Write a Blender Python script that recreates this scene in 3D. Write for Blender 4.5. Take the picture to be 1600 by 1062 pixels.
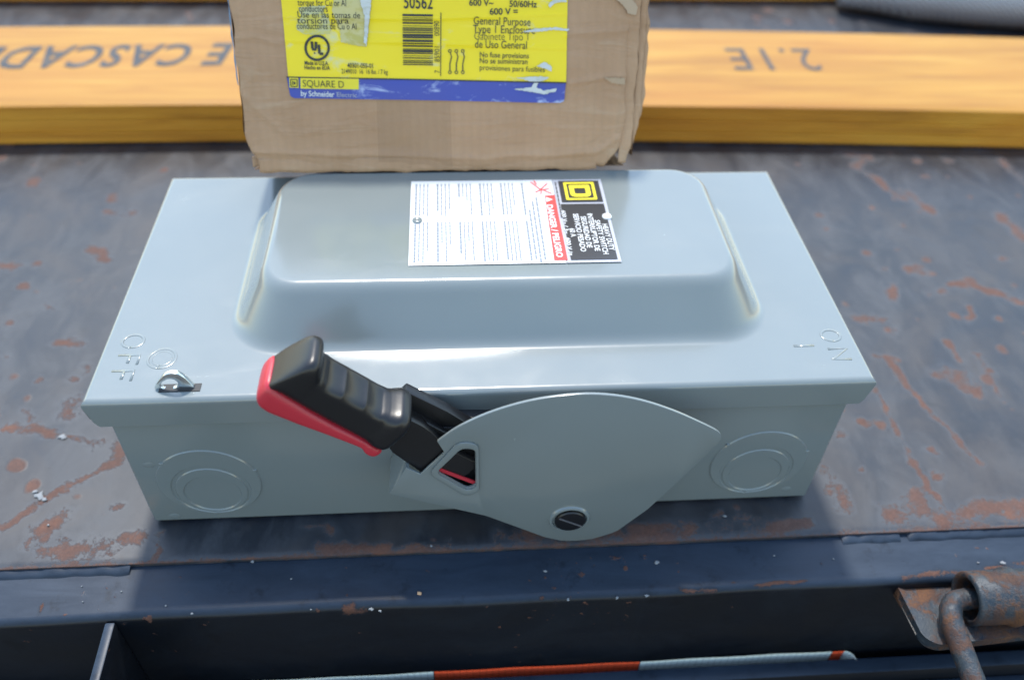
import bpy, bmesh, math, random
import numpy as np
from mathutils import Matrix, Vector, noise as mnoise
random.seed(7); rng = np.random.default_rng(7)
for o in list(bpy.data.objects): bpy.data.objects.remove(o)
SC = bpy.context.scene; COL = SC.collection
R = math.radians

# ---------------------------------------------------------------- camera
CAM = np.array([0.1764, -0.2777, 0.4042]); YAW, PITCH, ROLL, FPX = 0.0953, 0.7628, -0.0412, 1316.7
L, W, H = 0.388, 0.1928, 0.1033          # enclosure cover length, width, height of its flat top
def _axes():
    f = np.array([math.sin(YAW)*math.cos(PITCH), math.cos(YAW)*math.cos(PITCH), -math.sin(PITCH)])
    r0 = np.array([math.cos(YAW), -math.sin(YAW), 0.0]); d0 = np.cross(f, r0)
    return (math.cos(ROLL)*r0+math.sin(ROLL)*d0, -math.sin(ROLL)*r0+math.cos(ROLL)*d0, f)
AR, AD, AF = _axes()
cd = bpy.data.cameras.new('camera'); cam = bpy.data.objects.new('camera', cd); COL.objects.link(cam)
m = Matrix.Identity(4)
for i in range(3): m[i][0], m[i][1], m[i][2], m[i][3] = AR[i], -AD[i], -AF[i], CAM[i]
cam.matrix_world = m
cd.sensor_fit = 'HORIZONTAL'; cd.sensor_width = 36; cd.lens = FPX/1600*36
cd.clip_start = 0.01; cd.clip_end = 200
cd.dof.use_dof = True; cd.dof.focus_distance = 0.415; cd.dof.aperture_fstop = 4.8
SC.camera = cam

# ---------------------------------------------------------------- world, sun, exposure
SUN_EL, SUN_DX = R(64.5), 0.04                       # sun stands behind the load, a touch to the left
sdir = Vector((-SUN_DX, 1/math.tan(SUN_EL), 1.0)).normalized()   # towards the sun
wd = bpy.data.worlds.new('World'); SC.world = wd; wd.use_nodes = True
wn = wd.node_tree.nodes; wl = wd.node_tree.links
sky = wn.new('ShaderNodeTexSky'); sky.sky_type = 'NISHITA'; sky.sun_disc = False
sky.sun_elevation = math.asin(sdir.z); sky.sun_rotation = math.atan2(sdir.x, sdir.y)
sky.dust_density = 0.9; sky.air_density = 1.7; sky.ozone_density = 0.0; sky.altitude = 200
wn['Background'].inputs['Strength'].default_value = 0.15
wl.new(sky.outputs[0], wn['Background'].inputs['Color'])
sd = bpy.data.lights.new('sun', 'SUN'); sd.energy = 2.0; sd.angle = R(5); sd.color = (1.0, 0.95, 0.87)
sun = bpy.data.objects.new('sun', sd); COL.objects.link(sun)
sun.rotation_euler = sdir.to_track_quat('Z', 'Y').to_euler(); sun.location = (-.5, 2, 3)
SC.view_settings.view_transform = 'Standard'; SC.view_settings.look = 'None'
SC.view_settings.exposure = 1.42; SC.view_settings.gamma = 1.0; SC.view_settings.use_curve_mapping = False
SC.render.engine = 'CYCLES'

# ---------------------------------------------------------------- pixel -> place
def ray(x, y): return AF + AR*(x-800)/FPX + AD*(y-531)/FPX
def onz(x, y, z): v = ray(x, y); return CAM + v*(z-CAM[2])/v[2]
def ony(x, y, Y): v = ray(x, y); return CAM + v*(Y-CAM[1])/v[1]

# ---------------------------------------------------------------- object helpers
def link(o, parent=None):
    COL.objects.link(o)
    if parent is not None: o.parent = parent
    return o
def tag(o, label=None, cat=None, kind=None, group=None):
    if label: o['label'] = label
    if cat: o['category'] = cat
    if kind: o['kind'] = kind
    if group: o['group'] = group
    return o
def empty(name, loc=(0, 0, 0)):
    o = bpy.data.objects.new(name, None); o.empty_display_size = .02; o.location = loc
    return link(o)
def mesh(name, verts, faces, mat, parent=None, smooth=False, sharp=None):
    me = bpy.data.meshes.new(name); me.from_pydata([tuple(map(float, v)) for v in verts], [], faces); me.update()
    if smooth:
        me.polygons.foreach_set('use_smooth', [True]*len(me.polygons))
        if sharp: me.set_sharp_from_angle(angle=R(sharp))
    o = bpy.data.objects.new(name, me); me.materials.append(mat)
    return link(o, parent)
def bmobj(name, bm, mat, parent=None, smooth=True, sharp=40, recalc=True):
    if recalc: bmesh.ops.recalc_face_normals(bm, faces=bm.faces[:])
    me = bpy.data.meshes.new(name); bm.to_mesh(me); bm.free()
    if smooth:
        me.polygons.foreach_set('use_smooth', [True]*len(me.polygons)); me.set_sharp_from_angle(angle=R(sharp))
    o = bpy.data.objects.new(name, me); me.materials.append(mat)
    return link(o, parent)
def box_bm(x0, x1, y0, y1, z0, z1, bev=0, seg=2, bm=None):
    nb = bmesh.new()
    vs = [nb.verts.new(p) for p in ((x0,y0,z0),(x1,y0,z0),(x1,y1,z0),(x0,y1,z0),(x0,y0,z1),(x1,y0,z1),(x1,y1,z1),(x0,y1,z1))]
    for f in ((0,3,2,1),(4,5,6,7),(0,1,5,4),(1,2,6,5),(2,3,7,6),(3,0,4,7)): nb.faces.new([vs[i] for i in f])
    if bev: bmesh.ops.bevel(nb, geom=nb.edges[:], offset=bev, segments=seg, affect='EDGES', profile=.5)
    if bm is None: return nb
    me = bpy.data.meshes.new('t'); nb.to_mesh(me); nb.free(); bm.from_mesh(me); bpy.data.meshes.remove(me); return bm
def grid(nx, ny):
    return [(j*nx+i, j*nx+i+1, (j+1)*nx+i+1, (j+1)*nx+i) for j in range(ny-1) for i in range(nx-1)]
def tube(pts, rad, seg=12, cap=True):
    """verts, faces of a tube along pts; rad is a number or a list"""
    P = [Vector(p) for p in pts]; n = len(P); V = []; F = []
    rr = [rad]*n if isinstance(rad, (int, float)) else rad
    ref = None
    for i in range(n):
        t = (P[min(i+1, n-1)]-P[max(i-1, 0)]).normalized()
        if ref is None: ref = t.orthogonal().normalized()
        ref = (ref - t*ref.dot(t)).normalized(); b = t.cross(ref)
        for k in range(seg):
            a = 2*math.pi*k/seg; V.append(P[i]+(ref*math.cos(a)+b*math.sin(a))*rr[i])
    for i in range(n-1):
        for k in range(seg):
            k2 = (k+1) % seg; F.append((i*seg+k, i*seg+k2, (i+1)*seg+k2, (i+1)*seg+k))
    if cap:
        F.append(tuple(range(seg-1, -1, -1))); F.append(tuple(range((n-1)*seg, n*seg)))
    return V, F
def join(parts):
    V = []; F = []
    for v, f in parts:
        b = len(V); V += list(v); F += [tuple(i+b for i in q) for q in f]
    return V, F
def smoothpath(pts, n=8):
    P = [Vector(p) for p in pts]; out = []
    for i in range(len(P)-1):
        a, b, c, d = P[max(i-1, 0)], P[i], P[i+1], P[min(i+2, len(P)-1)]
        for k in range(n):
            t = k/n; out.append(.5*((2*b)+(c-a)*t+(2*a-5*b+4*c-d)*t*t+(3*b-a-3*c+d)*t**3))
    out.append(P[-1]); return out
def round_poly(pts, rad, seg=6):
    """2-D polygon with each corner rounded; rad number or list"""
    out = []; n = len(pts)
    for i in range(n):
        p0, p, p1 = [np.array(pts[k % n], float) for k in (i-1, i, i+1)]
        r = rad if isinstance(rad, (int, float)) else rad[i]
        a = p0-p; b = p1-p; la, lb = np.linalg.norm(a), np.linalg.norm(b)
        t = min(r, la*.48, lb*.48)
        if t < 1e-6: out.append(tuple(p)); continue
        q0, q1 = p+a/la*t, p+b/lb*t
        for k in range(seg+1):
            s = k/seg; out.append(tuple((1-s)**2*q0+2*s*(1-s)*p+s*s*q1))
    return out
def fill_bm(outer, holes=()):
    """flat 2-D region with holes -> bmesh in the XY plane"""
    bm = bmesh.new(); E_ = []
    for loop in (outer, *holes):
        vs = [bm.verts.new((p[0], p[1], 0)) for p in loop]
        for i in range(len(vs)): E_.append(bm.edges.new((vs[i], vs[(i+1) % len(vs)])))
    bmesh.ops.triangle_fill(bm, edges=E_, use_beauty=True)
    return bm
def slab_xz(outer, holes, y0, y1, bev=0):
    """region given in x,z extruded from y0 (front) to y1"""
    bm = fill_bm(outer, holes)
    bmesh.ops.recalc_face_normals(bm, faces=bm.faces[:])
    ret = bmesh.ops.extrude_face_region(bm, geom=bm.faces[:])
    top = [g for g in ret['geom'] if isinstance(g, bmesh.types.BMVert)]
    for v in top: v.co.z = 1.0
    for v in bm.verts:
        x, z, t = v.co; v.co = (x, y0 if t < .5 else y1, z)
    bmesh.ops.recalc_face_normals(bm, faces=bm.faces[:])
    if bev:
        ed = [e for e in bm.edges if len(e.link_faces) == 2 and e.calc_face_angle(0) > R(60)]
        bmesh.ops.bevel(bm, geom=ed, offset=bev, segments=2, affect='EDGES', profile=.5)
    return bm

# ---------------------------------------------------------------- materials
class NT:
    def __init__(s, name):
        s.m = bpy.data.materials.new(name); s.m.use_nodes = True; s.t = s.m.node_tree
        s.b = s.t.nodes['Principled BSDF']
    def n(s, typ, **kw):
        o = s.t.nodes.new('ShaderNode'+typ)
        for k, v in kw.items():
            if k in o.inputs.keys(): s.set(o, k, v)
            else: setattr(o, k, v)
        return o
    def set(s, node, key, v):
        i = node.inputs[key]
        if isinstance(v, bpy.types.NodeSocket): s.t.links.new(v, i)
        else: i.default_value = v
    def p(s, **kw):
        names = dict(col='Base Color', rough='Roughness', metal='Metallic', spec='Specular IOR Level', coat='Coat Weight',
                     coatr='Coat Roughness', normal='Normal', alpha='Alpha', sheen='Sheen Weight', trans='Transmission Weight')
        for k, v in kw.items():
            if isinstance(v, tuple) and len(v) == 3: v = (*v, 1)
            s.set(s.b, names[k], v)
        return s
    def coord(s, scale=(1, 1, 1), rot=(0, 0, 0)):
        c = s.n('TexCoord'); mp = s.n('Mapping'); mp.inputs['Scale'].default_value = scale; mp.inputs['Rotation'].default_value = rot
        s.t.links.new(c.outputs['Object'], mp.inputs['Vector']); return mp.outputs[0]
    def noise(s, vec, scale, detail=4, rough=.55, dist=0):
        o = s.n('TexNoise', Scale=scale, Detail=detail, Roughness=rough, Distortion=dist); s.t.links.new(vec, o.inputs['Vector']); return o.outputs['Fac']
    def ramp(s, fac, stops):
        o = s.n('ValToRGB'); s.t.links.new(fac, o.inputs[0]); e = o.color_ramp.elements
        while len(e) < len(stops): e.new(.5)
        for q, (pos, c) in zip(e, stops):
            q.position = pos; q.color = (*c, 1) if isinstance(c, tuple) else (c, c, c, 1)
        return o.outputs[0]
    def mix(s, fac, a, b, blend='MIX'):
        o = s.n('Mix', data_type='RGBA', blend_type=blend)
        for i, v in ((0, fac), (6, a), (7, b)):
            if isinstance(v, bpy.types.NodeSocket): s.t.links.new(v, o.inputs[i])
            else: o.inputs[i].default_value = (*v, 1) if isinstance(v, tuple) else v
        return o.outputs[2]
    def math(s, op, a, b=0.0, clamp=False):
        o = s.n('Math', operation=op, use_clamp=clamp)
        for i, v in ((0, a), (1, b)):
            if isinstance(v, bpy.types.NodeSocket): s.t.links.new(v, o.inputs[i])
            else: o.inputs[i].default_value = v
        return o.outputs[0]
    def bump(s, h, strength=.3, dist=.001):
        o = s.n('Bump', Strength=strength, Distance=dist); s.t.links.new(h, o.inputs['Height']); return o.outputs[0]
    def attr(s, name):
        o = s.n('Attribute', attribute_name=name); return o.outputs['Fac']

def m_plain(name, col, rough=.5, metal=0.0, **kw): return NT(name).p(col=col, rough=rough, metal=metal, **kw).m
def m_paint():
    t = NT('grey_enamel'); c = t.coord()
    big = t.noise(c, 9, 3); fine = t.noise(c, 520, 3); dirt = t.noise(c, 45, 6, .65); smear = t.noise(t.coord((1, 2.5, 1)), 18, 5, .6, 1.5)
    col = t.ramp(big, [(.3, (.144, .168, .168)), (.7, (.158, .182, .181))])
    col = t.mix(t.ramp(dirt, [(.62, 0.0), (.8, .22)]), col, (.14, .15, .145))
    col = t.mix(t.ramp(t.noise(c, 1300, 3, .6), [(.70, 0.0), (.78, .30)]), col, (.34, .34, .32))
    rg = t.math('ADD', t.ramp(dirt, [(.3, .16), (.75, .24)]), t.ramp(smear, [(.5, 0.0), (.72, .07)]))
    return t.p(col=col, rough=rg, spec=.7, coat=.25, coatr=.08, normal=t.bump(t.math('ADD', t.math('MULTIPLY', fine, .35), smear), .10, .0004)).m
def m_rustysteel(name, base_a, base_b, dust, spots=True, rust_bias=0.0, streak=(1.5, .75, 1), rough=(.34, .6), spec=.5, top_light=None, flecks=False):
    t = NT(name); c = t.coord(); cs = t.coord(streak)
    att = t.attr('rust')
    n1 = t.noise(c, 60, 9, .72); n2 = t.noise(c, 420, 7, .75); n5 = t.noise(c, 1400, 4, .7); n3 = t.noise(cs, 24, 8, .68, .6); n4 = t.noise(c, 6, 5, .6)
    sc = t.noise(t.coord((160, 5, 1), (0, 0, .06)), 1.0, 4, .6)
    sc2 = t.noise(t.coord((130, 4, 1), (0, 0, -.5)), 1.0, 4, .6)
    base = t.mix(t.ramp(n4, [(.35, 0.0), (.68, 1.0)]), base_a, base_b)
    base = t.mix(t.ramp(n3, [(.46, 0.0), (.74, .8)]), base, dust)
    base = t.mix(t.ramp(sc, [(.70, 0.0), (.76, .32)]), base, dust)
    base = t.mix(t.ramp(sc2, [(.70, 0.0), (.78, .26)]), base, dust)
    base = t.mix(t.ramp(sc2, [(.22, .5), (.32, 0.0)]), base, (.018, .018, .02))
    base = t.mix(t.ramp(t.noise(c, 11, 7, .66, .8), [(.46, 0.0), (.68, .6)]), base, tuple(x*y for x, y in zip(dust, (.92, .64, .46))))
    if top_light:  # upward faces tinted paler: daylight on the rail top put into the colour
        geo = t.n('NewGeometry'); sep = t.n('SeparateXYZ'); t.t.links.new(geo.outputs['Normal'], sep.inputs[0])
        base = t.mix(t.math('MULTIPLY', t.ramp(sep.outputs['Z'], [(.45, 0.0), (.95, 1.0)]), t.ramp(n3, [(.25, .45), (.7, 1.0)])), base, top_light)
    # paint rubbed thin and greyed round each rust patch
    halo = t.math('ADD', att, t.math('MULTIPLY', t.math('SUBTRACT', n1, .5), .5))
    base = t.mix(t.ramp(halo, [(.14, 0.0), (.55, .45)]), base, tuple(x*1.15 for x in dust))
    base = t.mix(t.ramp(n1, [(.30, .55), (.44, 0.0)]), base, tuple(x*.45 for x in base_a))
    base = t.mix(t.ramp(n5, [(.60, 0.0), (.72, .35)]), base, dust)
    edge = t.math('ADD', t.math('MULTIPLY', t.math('SUBTRACT', n1, .5), 1.15), t.math('ADD', t.math('MULTIPLY', t.math('SUBTRACT', n2, .5), 1.5), t.math('MULTIPLY', t.math('SUBTRACT', n5, .5), .8)))
    s = t.math('ADD', att, edge)
    mask = t.ramp(s, [(.50, 0.0), (.66, .75), (.9, 1.0)])
    if flecks: mask = t.math('MAXIMUM', mask, t.ramp(t.math('ADD', t.noise(c, 170, 3, .5), t.math('MULTIPLY', t.math('SUBTRACT', n4, .5), .5)), [(.74, 0.0), (.78, .8)]))
    if spots:
        vo = t.n('TexVoronoi', Scale=42.0, Randomness=1.0); wv = t.mix(.012, c, t.n('TexNoise', Scale=60.0).outputs['Color'], 'ADD')
        t.t.links.new(wv, vo.inputs['Vector'])
        sp = t.ramp(t.math('ADD', vo.outputs['Distance'], t.math('MULTIPLY', t.math('SUBTRACT', n4, .5), -1.6)), [(.035 + rust_bias, 1.0), (.12 + rust_bias, 0.0)])
        mask = t.math('MAXIMUM', mask, t.math('MULTIPLY', sp, .85))
    rust = t.mix(t.ramp(n2, [(.3, 0.0), (.7, 1.0)]), (.125, .052, .031), (.060, .030, .023))
    rust = t.mix(t.ramp(n1, [(.55, 0.0), (.72, .8)]), rust, (.145, .088, .070))
    rust = t.mix(t.ramp(n4, [(.3, .55), (.6, 0.0)]), rust, (.085, .055, .049))
    rust = t.mix(t.ramp(n5, [(.40, .5), (.58, 0.0)]), rust, (.045, .022, .017))
    rust = t.mix(t.ramp(t.noise(c, 22, 5, .6), [(.55, 0.0), (.7, .6)]), rust, (.150, .060, .032))
    col = t.mix(mask, base, rust)
    rg = t.mix(mask, t.ramp(n3, [(.3, rough[0]), (.75, rough[1])]), (.85, .85, .85))
    hh = t.math('ADD', t.math('MULTIPLY', mask, t.math('ADD', n2, .4)), t.math('MULTIPLY', n2, .12))
    return t.p(col=col, rough=rg, spec=spec, normal=t.bump(hh, .45, .0006)).m
def m_cardboard():
    t = NT('corrugated_cardboard'); c = t.coord()
    flute = t.n('TexWave', wave_type='BANDS', bands_direction='X', Scale=62.0, Distortion=.6, Detail=1.0); t.t.links.new(c, flute.inputs['Vector'])
    n1 = t.noise(c, 14, 6, .62); n2 = t.noise(t.coord((1, 1, .35)), 160, 5, .7); n3 = t.noise(t.coord((.5, 1, 2.6)), 30, 6, .6, 1.2)
    col = t.ramp(n1, [(.3, (.345, .205, .115)), (.7, (.44, .28, .168))])
    col = t.mix(t.ramp(n3, [(.58, 0.0), (.72, .45)]), col, (.46, .335, .225))
    col = t.mix(t.ramp(n3, [(.24, .4), (.36, 0.0)]), col, (.215, .13, .075))
    col = t.mix(t.math('MULTIPLY', flute.outputs['Fac'], .10), col, (.27, .18, .11))
    h = t.math('ADD', t.math('MULTIPLY', flute.outputs['Fac'], .25), t.math('ADD', t.math('MULTIPLY', n3, 2.2), t.math('MULTIPLY', n2, .35)))
    return t.p(col=col, rough=.8, spec=.25, normal=t.bump(h, .5, .0016)).m
def m_wood(name, a, b, c_):
    t = NT(name); c = t.coord((1.6, 24, 24)); n = t.noise(c, 3.0, 6, .6, .8); f = t.noise(t.coord((5, 260, 260)), 1.5, 4, .6); bl = t.noise(t.coord((3, 10, 3)), 1.3, 4)
    col = t.ramp(n, [(.28, a), (.5, b), (.72, c_)])
    col = t.mix(t.ramp(bl, [(.42, 0.0), (.7, .55)]), col, tuple(x*y for x, y in zip(b, (.98, .80, .74))))
    col = t.mix(t.math('MULTIPLY', t.ramp(f, [(.45, 0.0), (.7, 1.0)]), .22), col, tuple(x*.62 for x in a))
    return t.p(col=col, rough=.55, spec=.3, normal=t.bump(f, .12, .0005)).m
def m_print(name, col, wear_col, lo=.62, hi=.68, scale=30, amt=.85, rough=.35, stretch=(1, 1, 2.2)):
    """flat print with rubbed-off patches"""
    t = NT(name); c = t.coord(stretch); n = t.noise(c, scale, 7, .68, .6); n2 = t.noise(t.coord((.6, 1, 5)), 22, 5, .6, 1.0)
    cc = t.mix(t.ramp(n2, [(.6, 0.0), (.72, .28)]), col, tuple(min(1, x*1.0+.10) for x in col))
    cc = t.mix(t.ramp(n, [(lo, 0.0), (hi, amt)]), cc, wear_col)
    return t.p(col=cc, rough=rough, spec=.4, normal=t.bump(n2, .12, .0012)).m
def m_grip(name, col, rough):
    t = NT(name); n = t.noise(t.coord(), 700, 3, .6); d = t.noise(t.coord(), 150, 6, .7)
    cc = t.mix(t.ramp(d, [(.66, 0.0), (.8, .18)]), col, (.22, .21, .20))
    return t.p(col=cc, rough=rough, spec=.5, normal=t.bump(n, .08, .0003)).m
def m_tape(name, col):
    t = NT(name); c = t.coord()
    v = t.n('TexVoronoi', feature='DISTANCE_TO_EDGE', Scale=260.0, Randomness=.12); t.t.links.new(c, v.inputs['Vector'])
    n = t.noise(c, 60, 5, .6)
    cc = t.mix(t.ramp(v.outputs['Distance'], [(.03, .45), (.12, 0.0)]), col, tuple(x*.45 for x in col))
    cc = t.mix(t.ramp(n, [(.56, 0.0), (.75, .5)]), cc, tuple(x*.5+.03 for x in col))
    return t.p(col=cc, rough=.25, spec=.6, coat=.6, coatr=.1).m

M = dict(
    paint=m_paint(),
    deck=m_rustysteel('worn_steel_deck', (.005, .008, .014), (.015, .019, .027), (.042, .047, .056)),
    rail=m_rustysteel('painted_rail', (.0025, .0035, .006), (.004, .006, .010), (.008, .011, .016), top_light=(.024, .037, .058), flecks=True, spots=False, rust_bias=-.06, streak=(.6, 2, 1), rough=(.30, .48), spec=.22),
    card=m_cardboard(), core=m_plain('cardboard_core', (.40, .29, .19), .9),
    wood=m_wood('laminated_veneer', (.215, .082, .007), (.325, .152, .014), (.39, .212, .030)),
    woodside=m_wood('laminated_veneer_edge', (.33, .125, .009), (.55, .235, .018), (.62, .305, .036)),
    ink=m_print('stamped_ink', (.030, .034, .042), (.11, .08, .05), .5, .62, 120, .6, .7),
    yellow=m_print('label_yellow', (.76, .58, .006), (.55, .53, .30), .57, .66, 26),
    blue=m_print('label_blue', (.040, .058, .30), (.36, .42, .60), .56, .64, 34),
    lyellow=m_plain('logo_yellow', (.66, .55, .015), .4), black=m_plain('print_black', (.018, .018, .016), .45),
    lwhite=m_plain('print_white', (.56, .57, .57), .4), lred=m_plain('print_red', (.68, .035, .035), .4),
    lgrey=m_plain('print_grey', (.33, .34, .38), .4), fine=m_plain('fine_print_ink', (.17, .20, .24), .5),
    ntblack=m_plain('nameplate_black', (.020, .022, .026), .30),
    film=m_print('torn_film', (.50, .44, .19), (.42, .36, .08), .5, .6, 60), film2=m_print('torn_paper', (.50, .52, .50), (.40, .42, .36), .5, .62, 90), film3=m_print('scuffed_print', (.46, .45, .24), (.56, .47, .03), .46, .56, 70),
    grip=m_grip('black_handle', (.006, .006, .007), .34), red=m_grip('red_handle', (.40, .020, .034), .38),
    zinc=m_plain('zinc_plate', (.72, .76, .76), .22, 1.0), dark=m_plain('slot_dark', (.012, .013, .015), .6),
    twhite=m_tape('reflective_white', (.80, .86, .80)), tred=m_tape('reflective_red', (1.0, .12, .045)),
    chip=m_plain('paint_chip', (.19, .20, .21), .8), seed=m_plain('seed_husk', (.55, .33, .18), .7),
    bluecard=m_plain('blue_side_print', (.06, .17, .30), .6),
)
def m_ground():
    t = NT('asphalt_yard'); c = t.coord(); n = t.noise(c, 60, 6, .7); b = t.noise(c, 2, 4)
    return t.p(col=t.mix(b, t.ramp(n, [(.3, (.035, .035, .035)), (.7, (.075, .073, .07))]), (.055, .054, .052)), rough=.9, normal=t.bump(n, .5, .01)).m
def m_clear():
    t = NT('clear_packing_tape'); t.p(col=(.30, .19, .105), rough=.22, spec=.5, alpha=.14); return t.m
def m_hose():
    t = NT('braided_sleeve'); w = t.n('TexWave', wave_type='BANDS', bands_direction='DIAGONAL', Scale=120.0); t.t.links.new(t.coord(), w.inputs['Vector'])
    w2 = t.n('TexWave', wave_type='BANDS', bands_direction='DIAGONAL', Scale=120.0); t.t.links.new(t.coord((-1, 1, 1)), w2.inputs['Vector'])
    k = t.math('MULTIPLY', w.outputs['Fac'], w2.outputs['Fac'])
    return t.p(col=t.ramp(k, [(.1, (.20, .20, .21)), (.6, (.46, .47, .50))]), rough=.38, metal=.35, normal=t.bump(k, .6, .0015)).m
def m_hinge():
    t = NT('rusty_hinge_steel'); c = t.coord(); a = t.noise(c, 45, 7, .65, .5); b = t.noise(c, 190, 7, .7); f = t.noise(c, 900, 5, .7); g = t.noise(c, 25, 4, .6, 1.5)
    steel = t.mix(t.ramp(b, [(.35, 0.0), (.65, 1.0)]), (.010, .018, .028), (.030, .038, .044))
    steel = t.mix(t.ramp(f, [(.55, 0.0), (.7, .5)]), steel, (.065, .062, .055))
    rust = t.mix(t.ramp(g, [(.38, 0.0), (.6, 1.0)]), (.046, .021, .015), (.125, .048, .014))
    rust = t.mix(t.ramp(f, [(.38, .6), (.6, 0.0)]), rust, (.028, .014, .011))
    k = t.math('ADD', a, t.math('MULTIPLY', t.math('SUBTRACT', b, .5), .55))
    msk = t.ramp(k, [(.42, 0.0), (.54, .9)])
    pale = t.ramp(g, [(.64, 0.0), (.74, .45)])
    col = t.mix(pale, t.mix(msk, steel, rust), (.095, .08, .058))
    h = t.math('ADD', t.math('MULTIPLY', msk, .6), t.math('ADD', b, t.math('MULTIPLY', f, .5)))
    return t.p(col=col, rough=t.mix(msk, (.42, .42, .42), (.8, .8, .8)), spec=.4, normal=t.bump(h, .5, .0009)).m
M['hinge'] = m_hinge(); M['ground'] = m_ground(); M['clear'] = m_clear(); M['hose'] = m_hose()

# ---------------------------------------------------------------- lettering
def text_mesh(body, weight=0.0, shear=0.0, spacing=1.0):
    cu = bpy.data.curves.new('t', 'FONT'); cu.body = body; cu.offset = weight; cu.shear = shear; cu.space_character = spacing
    cu.resolution_u = 3; cu.align_x = 'LEFT'
    o = bpy.data.objects.new('t', cu); COL.objects.link(o)
    me = bpy.data.meshes.new_from_object(o.evaluated_get(bpy.context.evaluated_depsgraph_get()))
    bpy.data.objects.remove(o); bpy.data.curves.remove(cu)
    V = np.array([v.co[:] for v in me.vertices]); F = [tuple(p.vertices) for p in me.polygons]
    bpy.data.meshes.remove(me); return V, F
def text_between(body, A, B, n, height, up=None, lift=0.0002, **kw):
    """letters whose mid-line runs from A to B on the plane with normal n; cap height in metres"""
    V, F = text_mesh(body, **kw); A, B, n = Vector(A), Vector(B), Vector(n).normalized()
    d = B-A; ln = d.length; d.normalize(); u = n.cross(d)
    x0, x1 = V[:, 0].min(), V[:, 0].max(); cap = .70
    sx = ln/(x1-x0); sy = height/cap
    return [A + d*((x-x0)*sx) + u*((y-cap/2)*sy) + n*lift for x, y, _ in V], F

# ================================================================ THE SETTING
# ---- ground far below the trailer
tag(mesh('ground', [(-40, -40, -.75), (40, -40, -.75), (40, 40, -.75), (-40, 40, -.75)], [(0, 1, 2, 3)], M['ground']), 'asphalt yard under the trailer', None, 'structure')

DE = -0.0215                                   # front edge of the deck plate
def seg_dist(X, Y, pts):
    d = np.full(X.shape, 9.0)
    if len(pts) == 1: return np.hypot(X-pts[0][0], Y-pts[0][1])
    for a, b in zip(pts[:-1], pts[1:]):
        vx, vy = b[0]-a[0], b[1]-a[1]; l2 = vx*vx+vy*vy+1e-12
        t = np.clip(((X-a[0])*vx+(Y-a[1])*vy)/l2, 0, 1)
        d = np.minimum(d, np.hypot(X-a[0]-t*vx, Y-a[1]-t*vy))
    return d
def vnoise(X, Y, cell, seed):
    """smooth value noise, -1..1, on arrays"""
    g = np.random.default_rng(seed).random((257, 257))*2-1
    u, v = X/cell+1000.37, Y/cell+1000.71; i, j = np.floor(u).astype(int), np.floor(v).astype(int); a, b = u-i, v-j
    a, b = a*a*(3-2*a), b*b*(3-2*b); i, j = i % 256, j % 256
    return (g[j, i]*(1-a)+g[j, i+1]*a)*(1-b)+(g[j+1, i]*(1-a)+g[j+1, i+1]*a)*b
def rust_field(X, Y, feats, z):
    out = np.zeros(X.shape)
    wx = .0026*vnoise(X, Y, .012, 1)+.0018*vnoise(X, Y, .005, 2); wy = .0034*vnoise(X, Y, .014, 3)+.0020*vnoise(X, Y, .005, 4)
    gate = .92+.42*vnoise(X, Y, .010, 5)+.22*vnoise(X, Y, .004, 6)
    X, Y = X+wx*RAG, Y+wy*RAG
    for width, pts, *amt in feats:
        q = [onz(a, b, z)[:2] for a, b in pts]
        d = seg_dist(X, Y, q)
        out = np.maximum(out, (amt[0] if amt else 1.0)*np.clip(1-d/(width*1.75), 0, 1))
    return np.clip(out*gate, 0, 1.1)
RAG = 1.0
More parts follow.
